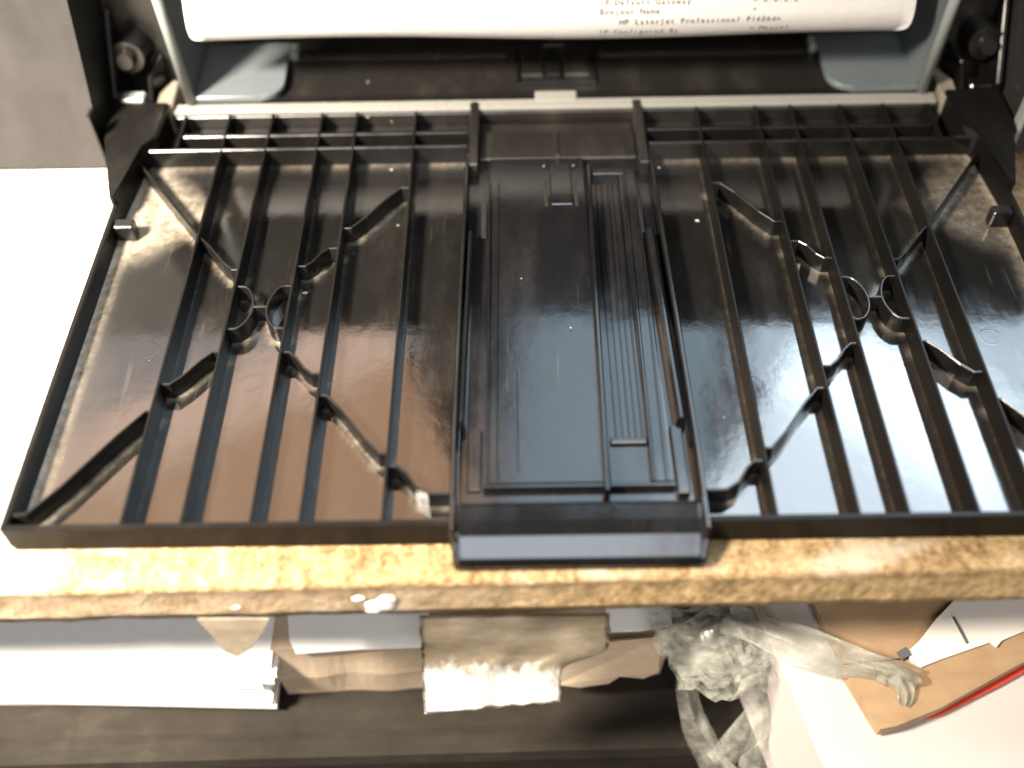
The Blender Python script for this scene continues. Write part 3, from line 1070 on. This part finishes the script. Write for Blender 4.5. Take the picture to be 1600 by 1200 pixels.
flat_sheet('box_bottom', [(1318, 1036), (1440, 1026), (1560, 970), (1690, 900), (1690, 860), (1230, 860), (1252, 905)], zk - 0.0010, 0.0028, M['card'], parent=card)
flat_sheet('red_card', [(1440, 1100), (1448, 1122), (1470, 1117), (1560, 1072), (1700, 994), (1690, 960), (1500, 1040)], zk - 0.0043, 0.0010, M['red'],
           'thin red card peeking from under the open brown cardboard box', 'card')
lab = flat_sheet('torn_label', [(1418, 1018), (1436, 1002), (1462, 968), (1510, 918), (1690, 880), (1690, 968), (1600, 986), (1566, 1000), (1558, 1010), (1548, 1003), (1470, 1030), (1440, 1042), (1424, 1034)], zk + 0.0010, 0.0008, M['label'],
                 'torn off-white label lying in the open brown cardboard box', 'label')
flat_sheet('printed_mark', [(1401, 1019), (1416, 1010), (1424, 1023), (1408, 1031)], zk + 0.0016, 0.0003, M['greyprint'], parent=lab)
flat_sheet('printed_mark', [(1489, 964), (1492, 963), (1513, 1004), (1510, 1005)], zk + 0.0016, 0.0003, M['greyprint'], parent=lab)

# crumpled clear plastic bag: lump, looped strips, twisted tail
bag = empty('plastic_bag', at(1120, 1120, SZ))
tag(bag, 'crumpled dusty clear plastic bag with a twisted tail beside the white carton', 'plastic bag')
cB = at(1122, 1008, SZ + 0.043)
rb = random.Random(11)
for layer, sc_ in enumerate((1.0, 0.78)):
    bm = bmesh.new()
    bmesh.ops.create_icosphere(bm, subdivisions=4, radius=1.0)
    q = Vector((layer * 7 + 3, 1, 0))
    for v in bm.verts:
        d = v.co.copy()
        w = 1.15 + 0.20 * mnoise.noise(d * 1.5 + q) - 0.55 * abs(mnoise.noise(d * 1.9 + q)) - 0.35 * abs(mnoise.noise(d * 4.2 + q)) + rb.uniform(-0.03, 0.03)
        v.co = Vector((d.x * 0.0175 * w, d.y * 0.0130 * w, d.z * 0.0110 * w)) * sc_ + cB
    build('bag_body', bm, M['film'], parent=bag, smooth=False)
bm = bmesh.new()
bmesh.ops.create_icosphere(bm, subdivisions=3, radius=1.0)
cK = at(1122, 985, SZ + 0.043)
for v in bm.verts: v.co = Vector((v.co.x * 0.0085, v.co.y * 0.008, v.co.z * 0.006)) * (1 + 0.2 * mnoise.noise(v.co * 2)) + cK
build('dark_content', bm, M['dark'], parent=bag, smooth=True)


def ribbon(path, widths, twist, name, parent, mat, amp=0.0012, seed=0.0, nW=20, steps=60):
    """crumpled strip along 3-D control points"""
    P = chaikin(path, 3)
    Ld = [0.0]
    for a, b_ in zip(P, P[1:]): Ld.append(Ld[-1] + (b_ - a).length)
    bm_ = bmesh.new(); rows_ = []
    for j in range(steps + 1):
        t = Ld[-1] * j / steps
        k = max(i for i in range(len(Ld)) if Ld[i] <= t + 1e-12)
        k = min(k, len(P) - 2)
        f = (t - Ld[k]) / max(1e-9, Ld[k + 1] - Ld[k])
        c = P[k].lerp(P[k + 1], f); d = (P[k + 1] - P[k]).normalized()
        tt = j / steps
        wd = widths[0] + (widths[-1] - widths[0]) * tt
        if len(widths) == 3: wd = widths[0] * (1 - tt) ** 2 + widths[1] * 2 * tt * (1 - tt) + widths[2] * tt * tt
        toc = (CAM_POS - c).normalized()
        sd = d.cross(toc).normalized(); up = sd.cross(d)
        a = twist * math.sin(tt * 5 + seed)
        sd2 = sd * math.cos(a) + up * math.sin(a)
        row = []
        for i in range(nW + 1):
            u = -0.5 + i / nW
            q = c + sd2 * (u * wd * (1 + 0.22 * mnoise.noise((tt * 4, seed, i * 0.2)))) + up * (amp * 1.6 * mnoise.noise((u * 3.5 + seed, tt * 4, 1)) + amp * 0.25 * math.sin(u * 9 + tt * 7 + seed) - 2.5 * abs(u) * wd * 0.25)
            row.append(bm_.verts.new(q))
        rows_.append(row)
    for a, b_ in zip(rows_, rows_[1:]):
        for i in range(nW): bm_.faces.new((a[i], a[i + 1], b_[i + 1], b_[i]))
    bmesh.ops.solidify(bm_, geom=bm_.faces[:], thickness=0.00015)
    return build(name, bm_, mat, parent=parent, smooth=True)


zb = SZ + 0.030
ribbon([at(1078, 1040, zb), at(1072, 1085, SZ + 0.022), at(1088, 1140, SZ + 0.014), at(1112, 1190, SZ + 0.006), at(1150, 1240, SZ + 0.006)], [0.006, 0.008, 0.011], 0.5, 'bag_strip', bag, M['film'], seed=1.0)
ribbon([at(1195, 1030, zb + 0.012), at(1218, 1075, zb), at(1190, 1125, SZ + 0.022), at(1140, 1168, SZ + 0.010), at(1120, 1195, SZ + 0.006)], [0.012, 0.009, 0.008], 0.4, 'bag_strip', bag, M['film'], seed=3.0)
ribbon([at(1170, 1060, zb + 0.004), at(1205, 1110, zb - 0.006), at(1195, 1165, SZ + 0.012), at(1180, 1230, SZ + 0.005)], [0.008, 0.010, 0.012], 0.5, 'bag_strip', bag, M['film'], seed=5.0)
ribbon([at(1130, 962, zc + 0.010), at(1200, 990, zc + 0.013), at(1280, 1020, zc + 0.013), at(1350, 1040, zc + 0.012), at(1400, 1052, zc + 0.010), at(1440, 1068, zc + 0.009)], [0.010, 0.012, 0.007], 0.6, 'bag_tail', bag, M['film2'], seed=7.0)
ribbon([at(1375, 1048, zc + 0.011), at(1402, 1062, zc + 0.010), at(1416, 1080, zc + 0.009), at(1412, 1102, zc + 0.008)], [0.006, 0.006, 0.003], 0.3, 'bag_tail', bag, M['film2'], seed=9.0)

# ------------------------------------------------------------------ lint and crumbs on the tray
bm = bmesh.new()
flecks = [(1090, 345, 0.75), (612, 265, 0.55), (1030, 262, 0.40), (1118, 238, 0.45), (1172, 240, 0.5), (476, 458, 0.9), (538, 385, 0.5), (622, 352, 0.4),
          (545, 372, 0.6), (366, 450, 0.5), (222, 285, 0.5), (575, 183, 0.4), (612, 190, 0.3), (815, 435, 0.3), (892, 512, 0.3), (680, 92, 0.5), (575, 128, 0.4)]
rnd = random.Random(3)
for _ in range(4):
    flecks.append((rnd.uniform(90, 690), rnd.uniform(280, 800), rnd.uniform(0.08, 0.22)))
for _ in range(4):
    flecks.append((rnd.uniform(1100, 1590), rnd.uniform(250, 780), rnd.uniform(0.08, 0.2)))
for px, py, r in flecks:
    r *= 0.65
    h = 8.0 if py < 200 else (7.0 if 720 < px < 1090 else ZF)
    c = at(px, py, (h + 0.15) * MM)
    bt = bmesh.new()
    bmesh.ops.create_icosphere(bt, subdivisions=2, radius=1.0)
    q = Vector((rnd.random() * 9, rnd.random() * 9, 0))
    mp_ = {}
    for v in bt.verts:
        w = 1 + 1.3 * mnoise.noise(v.co * 1.9 + q)
        mp_[v] = bm.verts.new(Vector((v.co.x * r * 1.25 * w, v.co.y * r * 0.75 * w, v.co.z * r * 0.4 * w)) * MM + c)
    for f in bt.faces: bm.faces.new([mp_[v] for v in f.verts])
    bt.free()
tag(build('lint', bm, M['lint'], smooth=True), 'pale specks of lint and crumbs scattered over the black tray', 'lint', kind='stuff')
